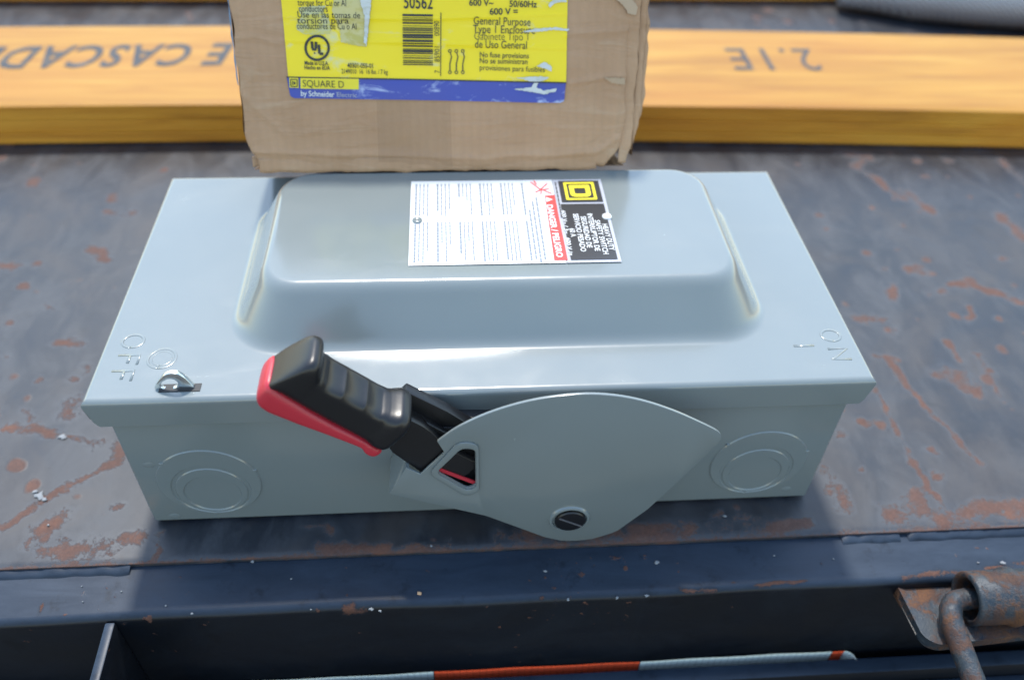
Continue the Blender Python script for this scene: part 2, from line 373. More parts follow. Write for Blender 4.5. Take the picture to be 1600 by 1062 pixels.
deck_rust = [  # half width in metres, course in the photograph
    (.0022, [(29, 639), (51, 662)]), (.0035, [(13, 665), (96, 678), (150, 690)]), (.0052, [(150, 688), (192, 704)]), (.006, [(96, 534), (122, 532)]),
    (.005, [(137, 570)]), (.009, [(112, 638)]), (.0036, [(0, 825), (45, 799), (83, 774), (186, 716)]), (.0058, [(66, 828), (84, 812), (105, 800)]),
    (.0058, [(64, 860), (95, 857)]), (.0078, [(100, 862), (135, 858), (162, 856)]), (.004, [(165, 855), (196, 842)]), (.0042, [(186, 786)]), (.0045, [(212, 842), (228, 842)]),
    (.0028, [(247, 838), (240, 870)]), (.004, [(42, 848)]), (.0035, [(70, 842)]), (.0055, [(170, 332), (205, 334)]), (.004, [(138, 390), (176, 406)]),
    (.005, [(6, 409), (30, 415)]), (.004, [(58, 414)]), (.004, [(38, 447)]), (.005, [(80, 479)]), (.004, [(16, 501)]), (.004, [(60, 592)]), (.004, [(110, 590)]),
    (.006, [(54, 284)]), (.006, [(176, 310)]), (.005, [(256, 266)]), (.004, [(4, 640)]), (.003, [(10, 560)]),
    (.0085, [(1474, 580), (1500, 592), (1522, 607)]), (.0032, [(1483, 534), (1497, 562)]), (.0026, [(1385, 557), (1446, 633), (1480, 668), (1530, 720)]),
    (.004, [(1378, 560), (1395, 556)]), (.0026, [(1369, 612), (1414, 689), (1442, 751), (1473, 793)]), (.0052, [(1287, 733), (1308, 765), (1322, 787)]), (.003, [(1292, 758), (1297, 772)]),
    (.0085, [(1392, 800), (1440, 802), (1500, 806), (1600, 795)]), (.005, [(1432, 770), (1436, 790)]), (.004, [(1523, 550), (1570, 624)], .9), (.005, [(1525, 444), (1600, 473)]),
    (.005, [(1338, 258), (1380, 285), (1412, 310)], .85), (.006, [(1412, 300), (1453, 326)]), (.006, [(1420, 419), (1440, 421)]), (.005, [(1380, 420)]), (.006, [(1392, 446), (1396, 462)]),
    (.005, [(1453, 455)]), (.005, [(1471, 453)]), (.005, [(1485, 443), (1504, 440)]), (.004, [(1516, 480), (1512, 496)]), (.004, [(1560, 500)]), (.007, [(1564, 337), (1600, 374)]),
    (.006, [(1562, 403)]), (.007, [(1313, 240), (1358, 246)], .9), (.004, [(1349, 658)]), (.004, [(1372, 658)]), (.0045, [(1315, 678)]), (.004, [(1460, 705)]), (.0042, [(1463, 745)]),
    (.003, [(1350, 735)]), (.005, [(1280, 335)]), (.005, [(1292, 355)]), (.005, [(1352, 394)]), (.004, [(1290, 395)]), (.006, [(1400, 515)], .8), (.005, [(1340, 496), (1380, 494)], .8),
    (.004, [(600, 856), (560, 858)]), (.0042, [(498, 858), (515, 857), (600, 853)]), (.004, [(640, 853), (700, 850)]), (.006, [(785, 838), (850, 838)]), (.0075, [(930, 837), (1040, 830), (1120, 826), (1200, 822)]),
    (.004, [(1200, 822), (1260, 818)]), (.0038, [(1120, 810), (1160, 802)], .9), (.0026, [(480, 822), (520, 828)], .8), (.007, [(1560, 250), (1600, 280)], .8), (.006, [(1480, 250)], .8)]
def axis(lo, a, b, hi, step, coarse=.06):
    return np.concatenate([np.arange(lo, a, coarse), np.arange(a, b, step), np.arange(b, hi+1e-6, coarse)])
def build_deck():
    xs = axis(-1.2, -.36, .98, 1.8, .0021); ys = np.concatenate([np.arange(DE, .76, .0021), np.arange(.76, 1.6, .06)])
    X, Y = np.meshgrid(xs, ys)
    rust = rust_field(X, Y, deck_rust, 0.0)
    # ragged rust all along the cut edge
    n = np.interp(xs, np.arange(-1.2, 1.9, .006), rng.random(517)); n2 = np.interp(xs, np.arange(-1.2, 1.9, .03), rng.random(104))
    edge = np.clip(1.05-(Y-DE)/(.0025+.004*n[None, :]*n2[None, :]*2), 0, 1)*.72
    rust = np.maximum(rust, edge)
    Z = .0006*np.sin(X*9+1)*np.sin(Y*7)
    Z[ys < .25] *= .25
    # the lip droops a little where the plate was sheared
    Z = Z - .0010*np.clip(1-(Y-DE)/.004, 0, 1)**2
    V = np.stack([X.ravel(), Y.ravel(), Z.ravel()-.0004], 1).tolist(); F = grid(len(xs), len(ys))
    nv = len(V); rr = rust.ravel().tolist(); nx = len(xs)
    # front edge face of the plate, 4 mm thick
    for i, x in enumerate(xs):
        V.append([x, DE+.0002, -.0042]); rr.append(.55*n[i])
    for i in range(nx-1): F.append((nv+i, nv+i+1, i+1, i))
    o = mesh('steel_deck', V, F, M['deck'], None, True, 50)
    a = o.data.attributes.new('rust', 'FLOAT', 'POINT'); a.data.foreach_set('value', rr)
    return tag(o, 'worn dark steel trailer deck with rust scrapes', None, 'structure')
build_deck()

RY = -0.0520                                   # outer face of the rail under the deck
rail_rust = [(0.00217, [(540, 946), (548, 944)]), (0.00161, [(560, 948), (570, 950)]), (0.00099, [(514, 954)]), (0.00124, [(845, 930)]), (0.00112, [(868, 936)]), (0.00112, [(880, 936)]), (0.00093, [(928, 881)]), (0.00136, [(1060, 918)]),
    (0.00112, [(1070, 919), (1120, 918)]), (0.00124, [(1150, 908)]), (0.00099, [(1180, 912), (1260, 907)]), (0.00112, [(1284, 880)]), (0.00087, [(65, 938), (60, 962)]), (0.00099, [(190, 968)]), (0.00186, [(1410, 900), (1500, 893)]), (0.00136, [(1540, 890), (1600, 880)]), (0.00081, [(655, 955)])]
def build_rail():
    xs = axis(-1.2, -.2, .62, 1.8, .0025)
    prof = [(DE+.03, -.0046), (DE+.004, -.0046)] + [(y, -.0046) for y in np.linspace(DE, RY+.005, 12)]
    prof += [(RY+.005*(1-math.sin(a)), -.0046-.005*(1-math.cos(a))) for a in np.linspace(0, math.pi/2, 8)[1:]]
    prof += [(RY, z) for z in np.linspace(-.014, -.135, 22)] + [(RY+.004, -.138), (RY+.08, -.138)]
    P = np.array(prof); V = []; X, Pi = np.meshgrid(xs, np.arange(len(P)))
    wav = .0004*np.sin(xs*21)+.0003*np.sin(xs*57+1)
    Y = P[Pi, 0]+wav[None, :]*(P[Pi, 0] < RY+.006); Z = P[Pi, 1]
    global RAG
    RAG = .35; rust = rust_field(X, Y, rail_rust, -.0046)*(Z > -.011)
    n = np.interp(xs, np.arange(-1.2, 1.9, .008), rng.random(388))
    rust = np.maximum(rust, .34*n[None, :]*np.clip(1-np.abs(Y-RY-.0015)/.003, 0, 1)*(Z > -.012))
    V = np.stack([X.ravel(), Y.ravel(), Z.ravel()], 1).tolist()
    F = [tuple(reversed(f)) for f in grid(len(xs), len(P))]
    o = mesh('frame_rail', V, F, M['rail'], None, True, 50)
    a = o.data.attributes.new('rust', 'FLOAT', 'POINT'); a.data.foreach_set('value', rust.ravel().tolist())
    tag(o, 'dark blue painted steel rail along the deck edge', None, 'structure')
    # lumpy weld where the deck plate is fixed to the rail
    for x0, x1 in ((-.6, .0015), (.394, .43), (.433, 1.0)):
        xs2 = np.arange(x0, x1, .002); V = []; k = 7
        for x in xs2:
            e = .0022+.0009*mnoise.noise((x*120, 1.7, 0))+.0005*mnoise.noise((x*400, 4, 0)); e *= min(1, (x-x0)/.002+.45, (x1-x)/.002+.45)
            w = .0048+.0010*mnoise.noise((x*90, 9, 2))
            for j in range(k):
                s = j/(k-1); V.append((x, DE+.0012-s*(w+.0012), -.0050+e*math.cos(s*math.pi/2)**.6+.0002))
        wf = [tuple(reversed(f)) for f in grid(k, len(xs2))]
        mesh('weld_bead', V, wf, M['rail'], o, True)
    return o
build_rail()

# ---- lower crossbar below the rail
def build_lower_bar():
    bm = box_bm(-1.2, 1.8, -.0665, -.0572, -.150, -.0812, .0012, 2)
    o = bmobj('lower_bar', bm, M['rail'])
    tag(o, 'dark painted crossbar below the rail', None, 'structure')
    bm = box_bm(-1.2, 1.8, -.0745, -.0668, -.160, -.0945, .0010, 2)
    bmobj('outer_strip', bm, M['rail'], o)
build_lower_bar()

# ---- reflective tape stuck on the rail face
tp = empty('reflective_tape', (.2, RY-.0008, -.128)); tag(tp, 'red and white reflective tape strip low on the dark rail face', 'tape')
def tape_seg(name, x0, x1, mat, y=RY-.0007):
    n = 14; V = []
    for i in range(n):
        x = x0+(x1-x0)*i/(n-1); wv = .0004*math.sin(x*40)
        for z in (-.131, -.106, -.0800+wv): V.append((x-.2, y-.0004*abs(math.sin(x*60))-tp.location.y, z-tp.location.z))
    return mesh(name, V, [tuple(reversed(f)) for f in grid(3, n)], mat, tp, False)
tape_seg('white_segment', -.20, .1595, M['twhite']); tape_seg('red_segment', .16, .2825, M['tred']); tape_seg('white_segment', .283, .4010, M['twhite'])
tape_seg('red_segment', .4015, .4085, M['tred'])
# its end has come loose and curls away
V = []
for i in range(16):
    a = math.pi*.55*i/15
    for z in (-.131, -.0808): V.append((.4088+.0055*math.sin(a)-.2, RY-.0008-.0055*(1-math.cos(a))-tp.location.y, z-tp.location.z))
mesh('curled_end', V, grid(2, 16), M['twhite'], tp, True)

# ---- thin upright bracket plate standing out from the rail
bx = onz(172, 978, -.008)[0]
prof = round_poly([(RY+.0005, -.0065), (RY+.0005, -.13), (-.16, -.13), (-.16, -.0120), (-.060, -.0070)], [0, .004, .01, .01, .004])
bm = slab_xz(prof, (), -.0026, .0026, .0009)
for v in bm.verts: v.co = (v.co.y, v.co.x-RY, v.co.z)
gb = bmobj('support_bracket', bm, M['rail']); gb.location = (bx, RY-.0006, 0)
tag(gb, 'thin steel bracket plate standing out from the rail at lower left', 'bracket')

# ---- rusty hinge: plate, pipe and bent rod
hg = empty('ramp_hinge', (.45, -.06, -.016)); tag(hg, 'rusty ramp hinge with pipe and bent rod at lower right corner', 'hinge')
hx, hy, hz = hg.location
pl = [onz(*q, -.010)[:2] for q in ((1393, 901), (1441, 996), (1466, 1009), (1640, 988), (1640, 876))]
pl = round_poly([tuple(q) for q in pl], [.006, .004, .004, .002, .002])
bm = slab_xz([(x-hx, y-hy) for x, y in pl], (), 0.0, 1.0)
for v in bm.verts: v.co = (v.co.x, v.co.z, (-.010 if v.co.y < .5 else -.0155)-hz)
ed = [e for e in bm.edges if len(e.link_faces) == 2 and e.calc_face_angle(0) > R(50)]
bmesh.ops.bevel(bm, geom=ed, offset=.0012, segments=2, affect='EDGES')
plate = bmobj('mounting_plate', bm, M['hinge'], hg)
def lathe_x(prof, x_to, seg=40):
    V = []; n = len(prof)
    for x, r in prof:
        for k in range(seg):
            a = 2*math.pi*k/seg; V.append((x, r*math.cos(a), r*math.sin(a)))
    return V, [(i*seg+k, i*seg+(k+1) % seg, (i+1)*seg+(k+1) % seg, (i+1)*seg+k) for i in range(n-1) for k in range(seg)]
PCY, PCZ, PR = -.0655, .0012, .0142
Vp, Fp = lathe_x([(.09, .0108), (0.002, .0108), (.0002, .0112), (-.0002, .0120), (.0002, PR-.0006), (.0010, PR), (.021, PR), (.0222, PR+.0012), (.024, PR+.0015), (.0255, PR+.0012), (.027, PR), (.20, PR)], 0)
px0 = ony(1506, 938, PCY)[0]
mesh('hinge_pipe', [(x+px0-hx, y+PCY-hy, z+PCZ-hz) for x, y, z in Vp], Fp, M['hinge'], hg, True, 60)
rod = smoothpath([(px0+.05, PCY, PCZ-.001), (px0+.010, PCY, PCZ-.001), (px0-.002, PCY, PCZ-.001), (px0-.0085, PCY-.003, PCZ-.001), (px0-.0120, PCY-.011, PCZ-.002), (px0-.0118, PCY-.024, PCZ-.005), (px0-.0105, PCY-.05, PCZ-.011), (px0-.0090, PCY-.09, PCZ-.022)], 8)
V, F = tube([(a-hx, b-hy, c-hz) for a, b, c in rod], [.0056+.0003*mnoise.noise((i*.35, 2, 5)) for i in range(len(rod))], 24)
mesh('bent_rod', V, F, M['hinge'], hg, True, 60)
for o in hg.children:
    a = o.data.attributes.new('rust', 'FLOAT', 'POINT')
    a.data.foreach_set('value', [.47+.45*mnoise.noise((v.co.x*70+3, v.co.y*70, v.co.z*70)) for v in o.data.vertices])

# ================================================================ LUMBER
def beam_front(x): return np.polyval(np.polyfit([-.22, -.0146, .356, .534, .717], [.4079, .41, .4039, .3953, .3864], 2), np.clip(x, -.32, .80)) - .06*np.maximum(0, x-.80) + .0*x
BT = .0368
def build_beam(name, front, width, thick, x0, x1, label, lam=None):
    xs = np.linspace(x0, x1, 60); root = empty(name, (0, float(front(.2)), 0)); oy = root.location.y
    tag(root, label, 'lumber', 'thing', 'laminated boards lying across the deck')
    def strip(nm, prof, mat):
        V = [(x, front(x)+p-oy, z) for x in xs for p, z in prof]
        k = len(prof); return mesh(nm, V, [tuple(reversed(f)) for f in grid(k, len(xs))], mat, root, True, 45)
    b = .0012
    strip('top_face', [(width, thick-.004), (width, thick-b), (width-b, thick)]+[(w, thick) for w in np.linspace(width*.9, width*.1, 6)]+[(b, thick), (b*.35, thick-b*.3)], M['wood'])
    # each veneer layer of the stack shows along the edge
    nl = 9; z0 = .0008; hgt = (thick-b*.3-z0)/nl
    for i in range(nl):
        a, c = z0+i*hgt, z0+(i+1)*hgt; off = .00035*((i*7) % 3)
        strip('veneer_layer', [(off+b*.35, c), (off+.00015, c-.0003), (off, (a+c)/2), (off+.00015, a+.0003), (off+b*.35, a)], M['woodside'])
    strip('underside', [(b, z0), (width, z0), (width, thick-.004)], M['woodside'])
    for x in (x0, x1):
        s = [(b, z0), (width, z0), (width, thick-b), (b, thick-b)]
        mesh('end_face', [(x, front(x)+p-oy, z) for p, z in s], [(0, 1, 2, 3) if x == x1 else (3, 2, 1, 0)], M['woodside'], root)
    return root
bm1 = build_beam('lumber_board', beam_front, .163, BT, -.75, 1.25, 'laminated wood beam with dark stamped lettering just behind the cardboard box')
by = bm1.location.y
def stamp(name, txt, A, B, hpx, weight=0.0, shear=0.0):
    a, b = onz(*A, BT), onz(*B, BT)
    c0, c1 = onz((A[0]+B[0])/2, (A[1]+B[1])/2-hpx/2, BT), onz((A[0]+B[0])/2, (A[1]+B[1])/2+hpx/2, BT)
    V, F = text_between(txt, a, b, (0, 0, 1), abs(c0[1]-c1[1]), lift=.0003, weight=weight, shear=shear, spacing=1.15)
    o = mesh(name, [(v[0], v[1]-by, v[2]) for v in V], F, M['ink'], bm1); return o
stamp('stamped_lettering', 'CASCADE', (297, 86), (-42, 92), 33, .026, .22)
stamp('stamped_lettering', 'E', (362, 85), (318, 85.8), 33, .026, .22)
stamp('stamped_lettering', '2.1E', (1277, 94), (1140, 93), 34, .004, .0)
build_beam('lumber_board', lambda x: .728+.012*np.sin(x*1.2-.2)-.012*np.maximum(0, x-.3), .165, .037, -1.0, 1.6, 'farther laminated wood beam whose edge just shows at the top of the picture')

# ---- grey braided sleeve lying in the gap between the beams
pth = smoothpath([(.645, .706, .018), (.69, .698, .022), (.74, .682, .026), (.80, .664, .028), (.88, .652, .028), (1.0, .646, .028), (1.2, .65, .028)], 10)
hs = empty('braided_hose', (.86, .65, 0)); tag(hs, 'grey braided hose lying between the two beams at upper right', 'hose')
V, F = tube([(p[0]-.86, p[1]-.65, p[2]) for p in pth], [min(.013+.0145*i/18, .0275) for i in range(len(pth))], 28)
mesh('hose_sleeve', V, F, M['hose'], hs, True)

# ================================================================ SAFETY SWITCH
SW = empty('safety_switch', (L/2, W/2, 0)); tag(SW, 'grey enamelled steel safety switch box with black and red handle', 'safety switch')
sx, sy = L/2, W/2
def loc(P): return [(p[0]-sx, p[1]-sy, p[2]) for p in P]
def shift(o):      # a part made in scene coordinates, hung under the switch
    o.data.transform(Matrix.Translation((-sx, -sy, 0))); o.parent = SW; return o
# ---- body
A_, B_ = .0076, .0030
bm = box_bm(A_, L-A_, B_, W-B_, .0012, H-.006, .0022, 4)
body = shift(bmobj('enclosure_body', bm, M['paint']))
def knockout(cx, parent):
    rings = [(cx, .0355, .0272, 0.0), (cx, .0355, .0266, -.0006), (cx, .0297, .0209, -.0006), (cx, .0297, .0204, -.0001), (cx, .0286, .0190, -.0001), (cx, .0286, .0185, -.0006),
             (cx, .0262, .0152, -.0006), (cx, .0262, .0146, -.0001), (cx, .0262, .0001, -.0001)]
    seg = 72; V = []; F = []
    for (x, z, r, y) in rings:
        for k in range(seg): a = 2*math.pi*k/seg; V.append((x+r*math.cos(a)-sx, B_-.00005+y-sy, z+r*math.sin(a)))
    for i in range(len(rings)-1):
        for k in range(seg): F.append((i*seg+k, i*seg+(k+1) % seg, (i+1)*seg+(k+1) % seg, (i+1)*seg+k))
    o = mesh('knockout', V, F, M['paint'], body, True, 25)
    # little ties that hold the slug in place
    for a in (20, 140, 265):
        x, z = cx+.0269*math.cos(R(a)), .0355+.0269*math.sin(R(a))
        b_ = box_bm(-.0012, .0012, -.0004, .0008, -.0008, .0008, .0003, 1)
        for v in b_.verts: v.co = (v.co.x+x-sx, v.co.y+B_-.0004-sy, v.co.z+z)
        bmobj('knockout_tie', b_, M['paint'], body)
    return o
knockout(.0450, body); knockout(.3433, body)
for x, z in ((.018, .052), (.020, .0065), (.366, .010)):     # small dimples of the spot welds
    V = []; seg = 20
    for r, y in ((.0032, 0.0), (.0024, -.00025), (.0012, -.0003), (.00005, -.0003)):
        for k in range(seg): a = 2*math.pi*k/seg; V.append((x+r*math.cos(a)-sx, B_-.00004+y-sy, z+r*.7*math.sin(a)))
    mesh('spot_weld', V, [(i*seg+k, i*seg+(k+1) % seg, (i+1)*seg+(k+1) % seg, (i+1)*seg+k) for i in range(3) for k in range(seg)], M['paint'], body, True)

# ---- cover: pressed panel with raised pan, and the folded skirt round it
DH = .027; FR = .0032; SK = .0172
def rr_sd(X, Y, x0, x1, y0, y1, r):
    cx, cy, hx_, hy_ = (x0+x1)/2, (y0+y1)/2, (x1-x0)/2-r, (y1-y0)/2-r
    qx, qy = np.abs(X-cx)-hx_, np.abs(Y-cy)-hy_
    return np.hypot(np.maximum(qx, 0), np.maximum(qy, 0))+np.minimum(np.maximum(qx, qy), 0)-r
def pan(X, Y):
    d0 = np.maximum(-rr_sd(X, Y, .0605, .3455, .0285, .1675, .030), 0); d1 = np.maximum(rr_sd(X, Y, .0830, .3230, .0545, .1515, .016), 0)
    t = np.where(d1 <= 0, 1.0, d0/(d0+d1+1e-9)); k = .27; q_ = 1/(2*k*(1-k))     # two round folds joined by a straight wall
    S = np.where(t < k, q_*t*t, np.where(t > 1-k, 1-q_*(1-t)**2, q_*k*k+2*q_*k*(t-k)))
    return DH*S
SLOT = (.0352, .0545, .0056, .0106)
def build_cover():
    xs = np.linspace(FR, L-FR, 500); ys = np.linspace(FR, W-FR, 250)
    X, Y = np.meshgrid(xs, ys); Z = H+pan(X, Y)
    # pressed sheet is never perfectly flat
    Z = Z + .00022*np.sin(X*17+.5)*np.sin(Y*24) * np.clip(np.minimum(np.minimum(X, L-X), np.minimum(Y, W-Y))/.03, 0, 1)
    V = np.stack([X.ravel()-sx, Y.ravel()-sy, Z.ravel()], 1).tolist(); F = grid(500, 250)
    cover = mesh('cover', V, F, M['paint'], SW, True)
    prof = [(FR*(1-math.sin(a)), H-FR*(1-math.cos(a))) for a in np.linspace(0, math.pi/2, 9)] + [(0, H-SK+.003), (0.0, H-SK), (.0012, H-SK), (.0012, H-.008)]
    def side(P0, d, nrm, length, cut):
        V = []; n = 24
        for k in range(n):
            s = k/(n-1)
            for j, (o_, z) in enumerate(prof):
                e = o_ if j < 9 else (0 if j == 9 else 0)
                e += cut*max(0, min(1, (H-.010-z)/.0072))
                q = np.array(P0)+np.array(d)*(e+(length-2*e)*s)-np.array(nrm)*o_
                V.append((q[0]-sx, q[1]-sy, z))
        F = grid(len(prof), n)
        return mesh('cover_skirt', V, F, M['paint'], cover, True, 50)
    side((0, 0), (1, 0), (0, -1), L, .0045); side((L, W), (-1, 0), (0, 1), L, .0045)
    side((0, W), (0, -1), (-1, 0), W, .0045); side((L, 0), (0, 1), (1, 0), W, .0045)
    return cover
cover = build_cover()
# pressed lettering: raised strokes, reading towards the camera with their tops to the right
def emboss(strokes, cx, cy, name, size, rad=.00075):
    """strokes in letter space (x right, y up); letter right = -y, letter up = +x"""
    parts = []
    for st in strokes:
        P = [(cx+q[1]*size, cy-q[0]*size, H+.00005) for q in st]
        v, f = tube(P, rad, 8); v = [Vector((a[0], a[1], H+.0001+(a[2]-H)*.22)) for a in v]; parts.append((v, f))
    V, F = join(parts); return mesh(name, loc(V), F, M['paint'], cover, True)
ell = lambda w, h: [[(w*math.cos(2*math.pi*k/28), h*math.sin(2*math.pi*k/28)) for k in range(29)]]
fF = [[(-.35, -.5), (-.35, .5), (.3, .5)], [(-.35, .05), (.2, .05)]]
fN = [[(-.38, -.5), (-.38, .5), (.38, -.5), (.38, .5)]]
c = onz(208, 533, H); emboss(ell(.44, .5), c[0], c[1], 'pressed_letter', .0105)
c = onz(199, 563, H); emboss(fF, c[0], c[1], 'pressed_letter', .0105)
c = onz(189, 588, H); emboss(fF, c[0], c[1], 'pressed_letter', .0105)
c = onz(253, 560, H); emboss(ell(.5, .5), c[0], c[1], 'pressed_letter', .0135); emboss(ell(.36, .36), c[0], c[1], 'pressed_letter', .0135, .0004)
c = onz(1298, 524, H); emboss(ell(.42, .5), c[0], c[1], 'pressed_letter', .0100)
c = onz(1312, 553, H); emboss(fN, c[0], c[1], 'pressed_letter', .0100)
c = onz(1256, 540, H); emboss([[(0, -.5), (0, .5)]], c[0], c[1], 'pressed_letter', .0108, .0008)
# ---- hasp eye through its slot
bm = box_bm(SLOT[0], SLOT[1], SLOT[2], SLOT[3], H-.001, H+.00035, 0)
shift(bmobj('hasp_slot', bm, M['dark']))
def build_hasp():
    Yh = .0072
    o = [ony(*q, Yh)[[0, 2]] for q in ((240, 606), (247, 595), (256, 586), (266, 583), (278, 584), (289, 591), (298, 600), (308, 611), (296, 614), (262, 614), (247, 612))]
    h = [ony(*q, Yh)[[0, 2]] for q in ((249, 603), (254, 596), (263, 592), (272, 593), (279, 599), (276, 606), (266, 609), (255, 608))]
    o = round_poly([tuple(q) for q in o], .0012, 4); h = round_poly([tuple(q) for q in h], .002, 4)
    return shift(bmobj('hasp_eye', slab_xz(o, [h], Yh, Yh+.0026, .0005), M['zinc']))
build_hasp()

# ---- handle bracket
YB = -.0205
def pb(q, Y=YB): return tuple(ony(*q, Y)[[0, 2]])
arc = [(683, 690), (715, 668), (760, 647), (810, 631), (860, 621), (915, 616), (965, 619), (1010, 628), (1055, 643), (1092, 659), (1113, 669), (1123, 675), (1127, 681), (1126, 688), (1118, 698)]
low = [(1060, 752), (1013, 795), (965, 829), (942, 838), (905, 845), (872, 844), (848, 838), (760, 806), (608, 772)]
notch = [(635, 731), (657, 741), (694, 707)]
low = low[:3] + [(953, 834), (925, 842), (900, 845), (876, 844.5), (852, 839.5), (760, 806), (608, 772)]
arc = [tuple(v)[:2] for v in smoothpath([(x, y, 0) for x, y in arc], 5)]
outl = [pb(q) for q in arc] + [pb(q) for q in low] + [pb(q) for q in notch]
hole = round_poly([pb(q) for q in ((682, 737), (722, 699), (742, 701), (743, 758), (730, 763))], [.004, .004, .003, .004, .003], 5)
rim = round_poly([pb(q) for q in ((669, 738), (716, 688), (748, 691), (749, 766), (728, 774))], [.005, .006, .005, .006, .005], 5)
bm = slab_xz(outl, [hole], YB, YB+.0016, .0004)
br = shift(bmobj('handle_bracket', bm, M['paint']))
bm = slab_xz(rim, [round_poly([pb(q) for q in ((681, 737), (721.5, 698), (743, 700), (744, 759), (730, 764))], [.004, .004, .003, .004, .003], 5)], YB-.0011, YB+.0002, .0006)
o = shift(bmobj('window_rim', bm, M['paint'])); o.parent = br
a0, a1 = pb((608, 772)), pb((634, 732))
V = []
for i in range(2):
    q = (a0, a1)[i]
    for yy in (YB+.0004, B_-.0002): V += [(q[0]-sx, yy-sy, q[1]), (q[0]+.0016-sx, yy-sy, q[1])]
bm = bmesh.new(); vs = [bm.verts.new(v) for v in V]
for f in ((0, 2, 6, 4), (1, 5, 7, 3), (0, 1, 3, 2), (4, 6, 7, 5), (0, 4, 5, 1), (2, 3, 7, 6)): bm.faces.new([vs[i] for i in f])
o = bmobj('side_flange', bm, M['paint'], br)
# spacer hub between the bracket and the box
pc = pb((890, 812))
def disc_y(name, cx, cz, prof, mat, parent, seg=48):
    V = []
    for r, y in prof:
        for k in range(seg): a = 2*math.pi*k/seg; V.append((cx+r*math.cos(a)-sx, y-sy, cz+r*math.sin(a)))
    F = [(i*seg+k, i*seg+(k+1) % seg, (i+1)*seg+(k+1) % seg, (i+1)*seg+k) for i in range(len(prof)-1) for k in range(seg)]
    return mesh(name, V, F, mat, parent, True, 35)
disc_y('pivot_boss', pc[0]-.0003, pc[1]+.0012, [(.0112, YB), (.0106, YB-.0010), (.0096, YB-.0012), (.0092, YB-.0006), (.0091, YB+.001)], M['paint'], br)
disc_y('pivot_screw', pc[0]+.0002, pc[1]+.0005, [(.0084, YB+.001), (.0084, YB-.0012), (.0078, YB-.0018), (.0001, YB-.0019)], M['grip'], br)
sl = box_bm(-.0074, .0074, -.0002, .0002, -.0004, .0004, 0)
for v in sl.verts:
    a = R(-32); x, z = v.co.x, v.co.z
    v.co = (pc[0]+.0002+x*math.cos(a)-z*math.sin(a)-sx, YB-.0020+v.co.y-sy, pc[1]+.0005+x*math.sin(a)+z*math.cos(a))
bmobj('screw_slot', sl, m_plain('slot_shine', (.10, .10, .11), .3), br)
disc_y('pivot_shaft', pc[0], pc[1]+.010, [(.008, B_+.001), (.008, YB+.0015)], M['dark'], br)

# ---- handle: grip, red spine, arm
ha, hb = np.array([.77, -.638]), np.array([.638, .77])
YC = -.0205
def loft(name, stations, mat, parent, groove=None, nseg=56, n=3.2):
    """stations: a, b_low, b_high, half width, y centre"""
    S = np.array(stations); aa = np.linspace(S[0, 0], S[-1, 0], 150)
    cols = [np.interp(aa, S[:, 0], S[:, k]) for k in (1, 2, 3)]
    ker = np.ones(5)/5
    cols = [np.concatenate([[c_[0]], np.convolve(np.pad(c_, 2, mode='edge'), ker, 'valid')[1:-1], [c_[-1]]]) for c_ in cols]
    V = []
    for i, a in enumerate(aa):
        lo, hi, w = cols[0][i], cols[1][i], cols[2][i]; m_, h_ = (lo+hi)/2, (hi-lo)/2
        for k in range(nseg):
            th = 2*math.pi*k/nseg; c_, s_ = math.cos(th), math.sin(th)
            v = w*math.copysign(abs(c_)**(2/n), c_); u = h_*math.copysign(abs(s_)**(2/n), s_)
            if groove and s_ > .2: u -= groove(a, v)*min(1, (s_-.2)/.3)
            P = ha*a+hb*(m_+u); V.append((P[0]-sx, YC+v-sy, P[1]))
    N = len(aa); F = [(i*nseg+k, i*nseg+(k+1) % nseg, (i+1)*nseg+(k+1) % nseg, (i+1)*nseg+k) for i in range(N-1) for k in range(nseg)]
    F += [tuple(range(nseg-1, -1, -1)), tuple(range((N-1)*nseg, N*nseg))]
    o = mesh(name, V, F, mat, parent, True, 50); return o
def fgroove(a, v):
    if a < .001 or a > .036: return 0.0
    e = min(1, (a-.001)/.003, (.036-a)/.003); ph = ((a-.001)/.035*3) % 1
    return e*(.0004+.0013*math.sin(math.pi*ph)**.7)*math.exp(-((v+.002)/.0085)**4)
HD = empty('handle', (0, 0, 0)); HD.parent = SW
grip = loft('grip', [(-.0156, .1712, .1722, .0080), (-.0150, .1702, .1755, .0094), (-.0130, .1706, .1832, .0104), (-.0105, .1706, .1912, .0109), (-.0088, .1704, .1946, .0111), (-.0065, .1701, .1955, .0112), (-.0042, .1698, .1950, .0112), (-.0022, .1696, .1920, .0110), (-.0004, .1694, .1888, .0106),
    (.006, .1686, .1880, .0105), (.018, .1674, .1876, .0104), (.030, .1666, .1868, .0105), (.0360, .1664, .1868, .0108), (.0390, .1660, .1885, .0118), (.0412, .1652, .1903, .0123), (.0450, .1652, .1903, .0123), (.0466, .1655, .1893, .0119), (.0480, .1665, .1870, .0105)], M['grip'], HD, fgroove, n=4.2)
spine = loft('red_spine', [(-.0170, .1668, .1722, .0070), (-.0165, .1638, .1735, .0092), (-.0150, .1608, .1738, .0107), (-.0125, .1588, .1730, .0114), (-.0080, .1577, .1722, .0115), (.0065, .1587, .1696, .0111), (.020, .1601, .1680, .0106), (.034, .1614, .1674, .0104), (.0385, .1616, .1672, .0104),
    (.0412, .1598, .1670, .0109), (.0440, .1592, .1665, .0109), (.0465, .1600, .1660, .0105), (.0478, .1620, .1650, .0090)], M['red'], HD, n=4.0)
def arm_piece(name, pts, y0, y1, mat, bev=.0006):
    o = bmobj(name, slab_xz([tuple(ha*a+hb*b) for a, b in pts], (), y0, y1, bev), mat); shift(o); o.parent = HD; return o
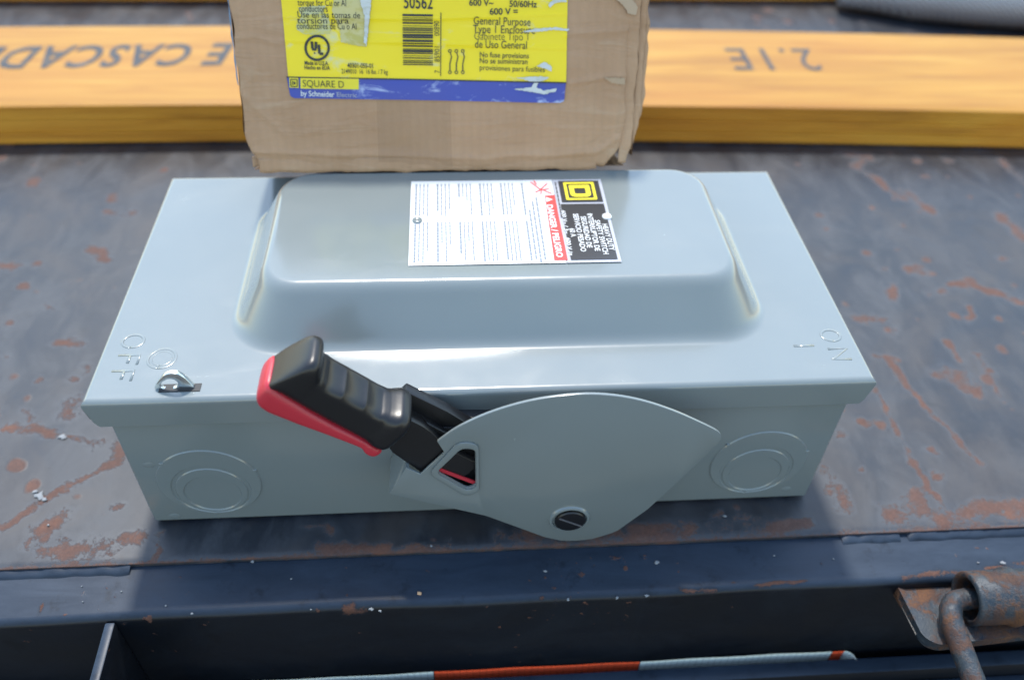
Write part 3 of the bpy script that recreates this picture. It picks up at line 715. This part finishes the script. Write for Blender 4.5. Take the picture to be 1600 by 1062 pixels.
arm_piece('lower_arm', [(.044, .1640), (.044, .1800), (.060, .1798), (.0667, .1785), (.079, .1735), (.100, .1735), (.100, .150), (.081, .1512), (.060, .1555), (.050, .1612)], YB+.0022, YB+.0080, M['grip'])
arm_piece('upper_arm', [(.044, .1780), (.044, .1880), (.068, .1885), (.100, .1860), (.100, .1740), (.070, .1760)], YB+.0095, YB+.0155, M['grip'])
arm_piece('arm_web', [(.044, .1720), (.044, .1800), (.100, .1780), (.100, .1680)], YB+.0060, YB+.0110, M['grip'])
arm_piece('red_strip', [(.086, .1580), (.086, .1602), (.112, .1626), (.112, .1604)], YB+.0017, YB+.0024, M['red'], 0)
# ---- dark mechanism plate behind the window
bm = slab_xz([pb(q) for q in ((690, 690), (800, 690), (800, 800), (690, 790))], (), YB+.0085, B_-.0002)
shift(bmobj('handle_hub', bm, M['dark']))

# ---- warning label and nameplate on the raised pan
ZL = H+DH
LB = mesh('warning_label', loc([(.154, .0641, ZL+.0004), (.2360, .0641, ZL+.0004), (.2360, .1420, ZL+.0004), (.154, .1420, ZL+.0004)]), [(0, 1, 2, 3)], M['lwhite'], SW)
NP = mesh('nameplate', loc([(.2363, .0641, ZL+.0004), (.265, .0641, ZL+.0004), (.265, .1420, ZL+.0004), (.2363, .1420, ZL+.0004)]), [(0, 1, 2, 3)], M['lgrey'], SW)
def flat(name, pts, mat, parent, lift): return mesh(name, loc([(x, y, ZL+lift) for x, y in pts]), [tuple(range(len(pts)))], mat, parent)
def rect(x0, x1, y0, y1): return [(x0, y0), (x1, y0), (x1, y1), (x0, y1)]
def ring_flat(name, outer, inner, mat, parent, lift):
    bm = fill_bm(outer, [inner]) if inner else fill_bm(outer)
    for v in bm.verts: v.co = (v.co.x-sx, v.co.y-sy, ZL+lift)
    bmesh.ops.recalc_face_normals(bm, faces=bm.faces[:])
    if bm.faces and sum(f.normal.z for f in bm.faces) < 0: bmesh.ops.reverse_faces(bm, faces=bm.faces[:])
    return bmobj(name, bm, mat, parent, False, recalc=False)
def ptext(name, txt, A, B, h, mat, parent, lift=.0009, weight=.0):
    a, b = onz(*A, ZL), onz(*B, ZL); V, F = text_between(txt, a, b, (0, 0, 1), h, lift=lift, weight=weight)
    return mesh(name, loc([(v[0], v[1], v[2]) for v in V]), F, mat, parent)
q = lambda x, y: tuple(onz(x, y, ZL)[:2])
flat('danger_band', [q(851, 307), q(866, 408), q(887, 407.5), q(866, 306)][::1], M['lred'], LB, .0007)
lp = [q(876, 285.5), q(938.5, 283.5), q(947, 320), q(881, 321)]
x0, x1 = .2395, .2632; flat('logo_panel', rect(x0, x1, .1186, .1402), M['ntblack'], NP, .0007)
flat('name_panel', rect(.2385, .2632, .0662, .1168), M['ntblack'], NP, .0007)
cx, cy = (x0+x1)/2-.0002, .1293
def sq(r, ry=None): return rect(cx-r, cx+r, cy-(ry or r), cy+(ry or r))
ring_flat('logo_square', round_poly(sq(.0089), .0006), round_poly(sq(.0073), .0006), M['lyellow'], NP, .0010)
ring_flat('logo_letter', round_poly(sq(.0060, .0060), [.0035, .0035, .0003, .0003]), round_poly(rect(cx-.0033, cx+.0033, cy-.0030, cy+.0030), [.0012, .0012, .0002, .0002]), M['lyellow'], NP, .0010)
for t_, a, b, h in (('HEAVY DUTY', (944.5, 352), (956.5, 393), .0029), ('SAFETY SWITCH', (933, 346), (947, 399), .0029), ('INTERRUPTOR DE', (921, 336), (934, 394), .0029), ('SEGURIDAD DE', (911, 340), (921.5, 389), .0029),
                    ('SERVICIO PESADO', (899, 336), (912, 395), .0029), ('60 A', (893.5, 359), (896.5, 372), .0029), ('600 V~ / 3~   600 V /=', (880, 331), (892, 401), .0022)):
    ptext('nameplate_lettering', t_, a, b, h, M['lwhite'], NP, weight=.018)
ptext('danger_lettering', 'DANGER / PELIGRO', (858.5, 322), (875, 404), .0033, M['lwhite'], LB, weight=.03)
tx, ty = q(858, 314); flat('danger_triangle', [(tx-.0018, ty+.0024), (tx-.0018, ty-.0024), (tx+.0022, ty)], M['lwhite'], LB, .0010)
parts = []
for st in (((829, 286), (842, 296), (853, 300)), ((838, 290), (834, 284)), ((845, 297), (855, 288)), ((848, 298), (858, 296)), ((846, 299), (845, 305)), ((852, 300), (862, 304)), ((836, 302), (845, 298))):
    for s0, s1 in zip(st[:-1], st[1:]):
        a, b = np.array(q(*s0)), np.array(q(*s1)); d = (b-a)/np.linalg.norm(b-a); nn = np.array([-d[1], d[0]])*.00035
        parts.append(([(*(p), ZL+.0008) for p in (a-nn, b-nn, b+nn, a+nn)], [(0, 1, 2, 3)]))
V, F = join(parts); mesh('shock_symbol', loc(V), F, M['lred'], LB)
parts = []
def bar(x, y0, y1, w): parts.append(([(x-w/2, y0, ZL+.0007), (x+w/2, y0, ZL+.0007), (x+w/2, y1, ZL+.0007), (x-w/2, y1, ZL+.0007)], [(0, 1, 2, 3)]))
x = .1570; k = 0
while x < .2195:
    skip = k % 5 == 4
    for ya, yb in ((.1385, .1070), (.1015, .0665)):
        if skip and random.random() < .6: continue
        e = yb + (0 if random.random() < .65 else random.uniform(.004, .018)); y = ya
        while y > e+.001:
            wl_ = random.uniform(.0012, .0045); bar(x, max(y-wl_, e), y, .00078 if k % 5 else .0011); y -= wl_+.0007
    x += .0022 if k % 5 != 3 else .0034; k += 1
for xx, ya, yb in ((.2205, .112, .070), (.2228, .120, .0665), (.2252, .124, .068)):
    y = ya
    while y > yb: wl_ = random.uniform(.002, .005); bar(xx, y-wl_, y, .0011); y -= wl_+.0009
V, F = join(parts); tag(mesh('fine_print', loc(V), F, M['fine'], LB), kind='stuff')
parts.clear(); y = .139
while y > .104: wl_ = random.uniform(.002, .004); bar(.2378, y-wl_, y, .0008); y -= wl_+.0008
V, F = join(parts); mesh('nameplate_fine_print', loc(V), F, M['ink'], NP)
def rivet(px, py, parent):
    c_ = onz(px, py, ZL); V = []; seg = 24
    for r, z in ((.0028, .0004), (.0026, .0012), (.0018, .0016), (.0012, .0013), (.00005, .0012)):
        for k_ in range(seg): a = 2*math.pi*k_/seg; V.append((c_[0]+r*math.cos(a)-sx, c_[1]+r*math.sin(a)-sy, ZL+z))
    return mesh('rivet', V, [(i*seg+k_, i*seg+(k_+1) % seg, (i+1)*seg+(k_+1) % seg, (i+1)*seg+k_) for i in range(4) for k_ in range(seg)], M['paint'] if px < 800 else M['lwhite'], parent, True)
rivet(652, 346, LB); rivet(948, 340, NP)

# ================================================================ CARDBOARD BOX
TH = R(20); CY0, CZ0 = .1525, H+DH+.0012        # lower front edge rests on the pan, back on the beam
CB = empty('cardboard_box', (.172, CY0, CZ0)); CB.rotation_euler = (-TH, 0, 0)
tag(CB, 'worn brown cardboard carton with yellow and blue label leaning behind the switch', 'box')
cn = np.array([0, math.cos(TH), -math.sin(TH)]); cu_ = np.array([0, math.sin(TH), math.cos(TH)]); c0 = np.array([.172, CY0, CZ0])
def card(px, py):
    """pixel -> (u, v) on the carton's front face"""
    v = ray(px, py); t = ((c0-CAM)@cn)/(v@cn); P = CAM+v*t-c0
    return float(P[0]), float(P@cu_)
U0, U1 = card(388, 255)[0], card(988, 255)[0]
CHT, CDP = .112, .292
CREASES = [([card(*p_) for p_ in pts_], a_, w_) for pts_, a_, w_ in (
    (((885, 54), (940, 50), (990, 47)), .0009, .0016), (((888, 131), (940, 122), (978, 119)), .0010, .0018), (((352, 62), (400, 58), (436, 70)), .0007, .0014), (((362, 130), (395, 165), (446, 210)), .0009, .0016),
    (((965, 0), (968, 120), (958, 215)), .0012, .0015), (((392, 238), (560, 243), (760, 247), (930, 240), (965, 215)), .0013, .0020), (((437, 64), (640, 66), (882, 76)), .0005, .0012), (((436, 26), (650, 30), (884, 22)), .0005, .0012),
    (((400, 100), (372, 196), (392, 226)), .0007, .0016), (((700, 200), (820, 190), (900, 205)), .0004, .0016), (((470, 210), (560, 190), (590, 200)), .0005, .0016))]
def crease(u, v):
    e = 0.0
    for pts_, a_, w_ in CREASES:
        d = 9.0
        for (x0_, y0_), (x1_, y1_) in zip(pts_[:-1], pts_[1:]):
            dx, dy = x1_-x0_, y1_-y0_; t_ = max(0.0, min(1.0, ((u-x0_)*dx+(v-y0_)*dy)/(dx*dx+dy*dy))); d = min(d, math.hypot(u-x0_-t_*dx, v-y0_-t_*dy))
        if d < 5*w_: e -= a_*math.exp(-(d/w_)**1.3)
    return e
def warp(u, v, w):
    """dents: outward offset of the front face (w = 0 at the face, positive towards the back)"""
    e = .0022*mnoise.noise((u*14, v*16, 1.0)) + .0008*mnoise.noise((u*45, v*60, 4.0))
    edge = min(1, max(0, min(u-U0, U1-u))/.012)
    return w + e*(.35+.65*edge) + crease(u, v)
def corner_r(v):        # the lower corners are crushed in
    return .006+.010*math.exp(-(v/.012)**2)
def build_carton():
    # main sleeve: front, sides, back, top, bottom as one sheet with rounded, uneven edges
    nu, nv = 170, 130; us = np.linspace(0, 1, nu); vs = np.concatenate([np.linspace(0, CHT*.98, 118), np.linspace(CHT*.982, CHT, 12)]); V = []
    for v in vs:
        sl_ = .0016*mnoise.noise((v*70, 3, 1)); sr_ = .0018*mnoise.noise((v*80, 7, 2)); cr = .010*math.exp(-(v/.010)**2)
        a, b = U0+sl_+cr*.8, U1-.006+sr_-cr
        for s in us:
            u = a+(b-a)*s; d = min(u-a, b-u); rd = .0022
            w = 0 if d > rd else rd-math.sqrt(max(0, rd*rd-(rd-d)**2))
            lowr = .004; vv = v; w2 = 0 if v > lowr else lowr-math.sqrt(max(0, lowr**2-(lowr-v)**2))
            ww = warp(u, v, w+w2*.8)
            lift = .0022*math.exp(-v/.01)*(mnoise.noise((u*55, .3, 6))+.25)
            V.append((u, ww, vv+lift))
    o = mesh('front_panel', V, [f for f in grid(nu, nv)], M['card'], CB, True)
    def quadpatch(nm, f, n1, n2, mat=M['card']):
        V = [f(i/(n1-1), j/(n2-1)) for j in range(n2) for i in range(n1)]
        return mesh(nm, V, grid(n1, n2), mat, CB, True)
    nz = lambda a, b, c_, s: mnoise.noise((a*s, b*s, c_*s))
    quadpatch('side_panel', lambda s, t: (U0-.0002+.0016*nz(s, t, 1, 7)+.0105*math.exp(-(t*CHT/.011)**2)*math.exp(-s*CDP/.02), .0015+s*CDP, t*CHT+.001*nz(s, t, 4, 9)), 30, 40)
    quadpatch('side_panel', lambda s, t: (U1+.0004+.0016*nz(s, t, 2, 7), .0045+s*(CDP-.003), t*CHT+.006*(1-t)+.001*nz(s, t, 5, 9)), 30, 40)
    quadpatch('back_panel', lambda s, t: (U0+(U1-U0)*s, CDP+.0018, t*CHT), 10, 10)
    quadpatch('top_panel', lambda s, t: (U0+(U1-U0)*s, .002+t*CDP, CHT+.0004), 10, 10)
    quadpatch('bottom_panel', lambda s, t: (U0+.002+(U1-U0-.006)*s, .004+t*(CDP-.003), .0006+.0004*nz(s, t, 3, 8)), 20, 20)
    # flaps whose raw edges show down the right-hand side, layer behind layer
    def flap(nm, off0, off1, wdepth, seed, vbot, mat):
        nvv = 90; V = []
        for j in range(nvv):
            v = vbot+(CHT-vbot)*j/(nvv-1); rag = .0011*mnoise.noise((v*130, seed, 0))+.0016*mnoise.noise((v*38, seed, 3))
            pull = .0035*math.exp(-((v-vbot)/.012)**2)
            for s in np.linspace(0, 1, 7):
                u = U1+off0+(off1-off0)*s+rag*s-pull*s
                V.append((u, wdepth+.0012*mnoise.noise((u*40, v*30, seed))-.0006*math.sin(s*math.pi), v))
        o_ = mesh(nm, V, grid(7, nvv), mat, CB, True)
        so = o_.modifiers.new('thick', 'SOLIDIFY'); so.thickness = .0026; so.offset = -1
        return o_
    flap('side_flap', -.0085, -.0005, .0012, 2.0, .003, M['card']); flap('side_flap', -.006, .0040, .0052, 5.0, .010, M['card']); flap('side_flap', -.004, .0066, .0095, 9.0, .018, M['card'])
    # frayed lips of the bottom flaps
    def lip(u0, u1, w, drop, seed):
        n = 90; V = []
        for i in range(n):
            u = u0+(u1-u0)*i/(n-1); r_ = mnoise.noise((u*70, seed, 1)); r2 = mnoise.noise((u*260, seed, 2))
            for s in np.linspace(0, 1, 5):
                V.append((u, w+.0022*(1-s)*0+.0008*mnoise.noise((u*60, s, seed)), .0080-s*(.0080+drop+.0012*r_+.0006*r2)))
        o_ = mesh('bottom_flap', V, [tuple(reversed(f)) for f in grid(5, n)], M['card'], CB, True)
        so = o_.modifiers.new('thick', 'SOLIDIFY'); so.thickness = .0024; so.offset = -1
    lip(U0+.006, U1-.022, .0022, .0004, 3.0); lip(U0+.0015, U0+.085, .0062, -.0024, 8.0)
    # blue print of the left side folding round the edge
    V = [];
    for j in range(40):
        v = card(362, 135)[1]+(CHT-card(362, 135)[1])*j/39; rg = .0008*mnoise.noise((v*140, 2, 2))
        for s in (0, 1): V.append((U0-.0006-.0016*s+rg*s*1.3, .0022+.004*s, v))
    mesh('blue_edge_print', V, [tuple(reversed(f)) for f in grid(2, 40)], M['bluecard'], CB, True)
build_carton()
def cpatch(name, poly, mat, parent, lift, n=1, res=.004):
    """patch on the front face following its dents; poly given in pixels"""
    jag = []
    for (ax, ay), (bx_, by_) in zip(poly, list(poly[1:])+[poly[0]]):
        k_ = max(2, int(math.hypot(bx_-ax, by_-ay)/1.6))
        for i in range(k_): jag.append((ax+(bx_-ax)*i/k_+random.uniform(-.75, .75), ay+(by_-ay)*i/k_+random.uniform(-.75, .75)))
    P = [card(*p_) for p_ in jag]
    bm = fill_bm(P)
    for _ in range(n):
        bmesh.ops.subdivide_edges(bm, edges=[e for e in bm.edges if e.calc_length() > res], cuts=2, use_grid_fill=False)
        bmesh.ops.triangulate(bm, faces=bm.faces[:])
    for v in bm.verts: u, vv = v.co.x, v.co.y; v.co = (u, warp(u, vv, 0)-lift, vv)
    bmesh.ops.recalc_face_normals(bm, faces=bm.faces[:])
    if sum(f.normal.y for f in bm.faces) > 0: bmesh.ops.reverse_faces(bm, faces=bm.faces[:])
    return bmobj(name, bm, mat, parent, True, 80, recalc=False)
def cgrid(name, c00, c10, c11, c01, mat, parent, lift, nu=130, nv=80, rnd=0):
    """four-cornered sheet on the front face (pixels: lower left, lower right, upper right, upper left)"""
    Q = [np.array(card(*c_)) for c_ in (c00, c10, c11, c01)]; V = []
    for j in range(nv):
        t = j/(nv-1)
        for i in range(nu):
            s = i/(nu-1); p_ = (1-s)*(1-t)*Q[0]+s*(1-t)*Q[1]+s*t*Q[2]+(1-s)*t*Q[3]
            if rnd:
                dv = t*np.linalg.norm(Q[3]-Q[0]); du = min(s, 1-s)*np.linalg.norm(Q[1]-Q[0])
                if dv < rnd:
                    ins = rnd-math.sqrt(max(0, rnd**2-(rnd-dv)**2)); wd_ = np.linalg.norm(Q[1]-Q[0])
                    p_ = p_+np.array([(.5-s)*2*ins, 0]) if False else p_+np.array([ins if s == 0 else (-ins if s == 1 else ins*(1-2*s)), 0])
            V.append((p_[0], warp(p_[0], p_[1], 0)-lift, p_[1]))
    return mesh(name, V, grid(nu, nv), mat, parent, True)
def ctext(name, txt, A, B, hpx, mat, parent, lift=.0011, weight=0.0, shear=0.0):
    a, b = card(*A), card(*B); h = hpx*.000415
    V, F = text_between(txt, (a[0], a[1], 0), (b[0], b[1], 0), (0, 0, 1), h, lift=0, weight=weight, shear=shear)
    return mesh(name, [(v[0], warp(v[0], v[1], 0)-lift, v[1]) for v in V], F, mat, parent)
YL = cgrid('yellow_label', (451, 121), (884, 129), (889, -60), (433, -60), M['yellow'], CB, .0005)
BB = cgrid('blue_band', (455, 153), (881, 160.5), (883.5, 129), (448.5, 120), M['blue'], CB, .0007, 70, 14, .0022)
cgrid('packing_tape', (592, 262), (707, 262), (703, 154), (588, 152), M['clear'], CB, .0006, 30, 30)
for args in (('50562', (631, 3), (676, 4), 16, .01), ('600 V~', (733, 4), (771, 4.5), 8, .015), ('50/60Hz', (796, 6), (839, 7), 8, .015), ('600 V =', (765, 18), (809, 18), 8, .015),
        ('General Purpose', (740, 32), (829, 34.5), 10, 0), ('Type 1 Enclosure', (739, 45), (836, 47), 10, 0), ('Gabinete Tipo 1', (741, 56), (825, 57.5), 10, -.012), ('de Uso General', (742, 68.5), (823, 70.5), 10, 0),
        ('No fuse provisions', (749.5, 85), (826, 87), 7, .005), ('No se suministran', (749.5, 94.5), (824, 96), 7, .005), ('provisiones para fusibles', (749.5, 105), (851, 108.5), 7, .0),
        ('torque for Cu or Al', (465, 4), (541, 5), 8, 0), ('conductors', (467, 13.5), (512, 14), 8, 0), ('Use en las tomas de', (465, 22.5), (563, 24), 8, 0), ('torsion para', (464, 32), (545, 32.5), 8, 0), ('conductores de Cu o Al', (464, 40.5), (557, 41.5), 8, 0),
        ('Made in U.S.A.', (476.5, 98), (514, 99), 5, .02), ('Hecho en EUA', (476.5, 105), (516, 106.2), 5, .02), ('40301-055-01', (543, 102), (583, 103), 6, .015), ('2149010  16  16 lbs. / 7 kg', (534, 111), (606, 112.5), 6, .005)):
    ctext('label_lettering', args[0], args[1], args[2], args[3], M['black'], YL, weight=args[4])
for t_, a, b in (('00890', (682.5, 56), (682, 33)), ('85901', (683, 97), (682.5, 73)), ('7', (683, 114), (683, 110))): ctext('label_lettering', t_, a, b, 7, M['black'], YL)
# bar code, rules, symbols
def cstroke(parts, A, B, wpx, lift=.0011):
    a, b = np.array(card(*A)), np.array(card(*B)); d = b-a; d /= np.linalg.norm(d); nn = np.array([-d[1], d[0]])*wpx*.00021; vs = []
    for s in np.linspace(0, 1, 6):
        for sg in (-1, 1): p_ = a+(b-a)*s+nn*sg; vs.append((p_[0], warp(p_[0], p_[1], 0)-lift, p_[1]))
    parts.append((vs, grid(2, 6)))
def cmesh(name, parts, mat, parent):
    V, F = join(parts); o_ = mesh(name, V, F, mat, parent)
    return o_
P_ = []; y = 22.5
while y < 103:
    t_ = random.choice((.7, .9, 1.3, 2.0)); cstroke(P_, (629+(y-22)*.01, y), (676.5, y+.6), t_); y += t_+random.choice((.9, 1.2, 1.8, 2.6))
cmesh('bar_code', P_, M['black'], YL)
P_ = []; cstroke(P_, (689, 20), (688.5, 119), 1.1); cmesh('label_rule', P_, M['black'], YL)
P_ = []; cstroke(P_, (448.5, 120.3), (884, 129), 1.6, .0010); cmesh('label_rule', P_, M['black'], YL)
for x in (703, 713, 723):
    P_ = []
    for cyy in (80, 113):
        for k in range(12):
            a0_, a1_ = 2*math.pi*k/12, 2*math.pi*(k+1)/12; cstroke(P_, (x+2.3*math.cos(a0_), cyy+2.3*math.sin(a0_)), (x+2.3*math.cos(a1_), cyy+2.3*math.sin(a1_)), 1.1)
    cstroke(P_, (x+.5, 82), (x+2.5, 89), 1.2); cstroke(P_, (x+2.8, 88), (x, 100), 1.4); cstroke(P_, (x, 100), (x, 110.5), 1.4)
    cmesh('switch_symbol', P_, M['black'], YL)
P_ = []
for k in range(40):
    a0_, a1_ = 2*math.pi*k/40, 2*math.pi*(k+1)/40; cstroke(P_, (495.8+18*math.cos(a0_), 75+18.6*math.sin(a0_)), (495.8+18*math.cos(a1_), 75+18.6*math.sin(a1_)), 3.2)
for st in (((487.5, 65), (488.5, 76), (491, 78.5), (494, 76.5), (494, 65.5)), ((498.5, 70), (499.5, 84), (505.5, 84.5))):
    for a_, b_ in zip(st[:-1], st[1:]): cstroke(P_, a_, b_, 3.4)
cstroke(P_, (491, 83), (493, 83), 2.2)
cmesh('certification_mark', P_, M['black'], YL)
# brand block on the blue band
cgrid('brand_block', (470.5, 138), (561, 139.5), (561, 123), (470, 121.5), M['lyellow'], BB, .0012, 14, 4)
ctext('brand_lettering', 'SQUARE D', (474, 129.5), (538, 131.5), 9, M['black'], BB, .0017, -.006)
cgrid('brand_square', (453.5, 136.5), (467.5, 137), (467, 121.5), (452.5, 121), M['lyellow'], BB, .0012, 4, 4)
P_ = []
for a_, b_ in (((455.2, 123.4), (465.2, 123.8)), ((465.2, 123.8), (465.4, 134.8)), ((465.4, 134.8), (455.6, 134.4)), ((455.6, 134.4), (455.2, 123.4)), ((458.5, 126), (458.6, 132)), ((460.6, 127.4), (460.8, 131.4)), ((461.8, 127.4), (462, 131.4))): cstroke(P_, a_, b_, 1.1, .0017)
cmesh('brand_square_outline', P_, M['black'], BB)
ctext('brand_lettering', 'by Schneider', (471, 145), (523, 147), 7, M['lwhite'], BB, .0012, .016)
ctext('brand_lettering', 'Electric', (527, 147.2), (558, 148.5), 6, M['lgrey'], BB, .0012, 0)
# torn remains of another sticker
cpatch('torn_film', [(526, -40), (519, 18), (531, 45), (533, 66), (548, 70), (572, 74), (577, 40), (584, -40)], M['film'], YL, .0009, 3)
cpatch('torn_paper', [(566, -40), (563, 2), (570, 26), (569, 66), (573, 73), (577, 32), (585, -40)], M['film2'], YL, .0015, 2)
cpatch('scuffed_patch', [(466, 12), (484, 10), (510, 9), (505, 19), (514, 30), (517, 44), (515, 53), (490, 55), (474, 53), (463, 46), (464, 34), (471, 27)], M['film3'], YL, .0008, 3)
for i, poly in enumerate((((815, 50), (835, 45), (868, 43), (889, 46), (886, 49), (866, 47), (838, 50)), ((838, 103), (850, 96), (862, 104), (861, 112), (852, 107)), ((806, 121), (845, 119), (858, 121), (840, 130), (838, 136), (848, 141), (870, 138), (868, 142), (850, 147), (822, 142), (802, 139), (830, 136), (834, 128)),
        ((856, 8), (866, 0), (882, -2), (886, 3), (868, 5), (859, 12)))): cpatch('rubbed_patch', poly, M['film2'], YL, .0013, 2)
# torn corner paper at upper right of the carton
cpatch('torn_liner', [(950, -10), (975, 10), (982, 22), (994, 24), (996, 10), (985, -4), (970, -20)], M['core'], CB, .0012, 2)
cpatch('torn_liner', [(944, 121), (955, 130), (975, 132), (976, 122), (958, 121)], M['core'], CB, .0010, 2)

# ================================================================ SMALL LITTER
def litter(name, pts, z, mat, label, cat):
    parts = []
    for px, py, r in pts:
        c_ = onz(px, py, z); V = []; n = 9
        for k in range(n):
            a = 2*math.pi*k/n; rr_ = r*random.uniform(.4, 1.15); V.append((c_[0]+rr_*math.cos(a), c_[1]+rr_*.8*math.sin(a), z+.0001))
        V += [(c_[0]+(p_[0]-c_[0])*.7, c_[1]+(p_[1]-c_[1])*.7, z+.0006) for p_ in V[:n]]
        F = [(k, (k+1) % n, n+(k+1) % n, n+k) for k in range(n)]+[tuple(range(n, 2*n))]; parts.append((V, F))
    V, F = join(parts); o_ = mesh(name, V, F, mat, None, True, 40); tag(o_, label, cat); return o_
o = litter('paint_flecks', [(1492, 834, .0018), (1518, 833, .0007), (1531, 834, .0008), (1567, 879, .0016), (1528, 879, .0008), (852, 892, .0012), (1026, 878, .0016), (964, 934, .0013), (1010, 930, .0014), (580, 951, .0016), (594, 954, .001),
    (190, 924, .0007), (128, 916, .0006), (259, 946, .0007), (300, 958, .0009), (455, 904, .0007), (486, 952, .0007), (887, 936, .0011), (130, 940, .0005), (1210, 868, .0007), (1302, 873, .0006)], -.0044, M['chip'], 'small pale paint flecks scattered on the rail', None); o['kind'] = 'stuff'
o = litter('deck_flecks', [(62, 774, .0042), (55, 768, .002), (70, 780, .002), (98, 682, .0030), (674, 853, .0011), (1132, 806, .0012), (395, 877, .0011), (76, 820, .0009)], .0002, M['chip'], 'pale chips and droppings scattered on the deck', None); o['kind'] = 'stuff'
litter('seed_husk', [(655, 927, .0017)], -.0044, M['seed'], 'tiny tan seed husk lying on the dark rail', 'seed')
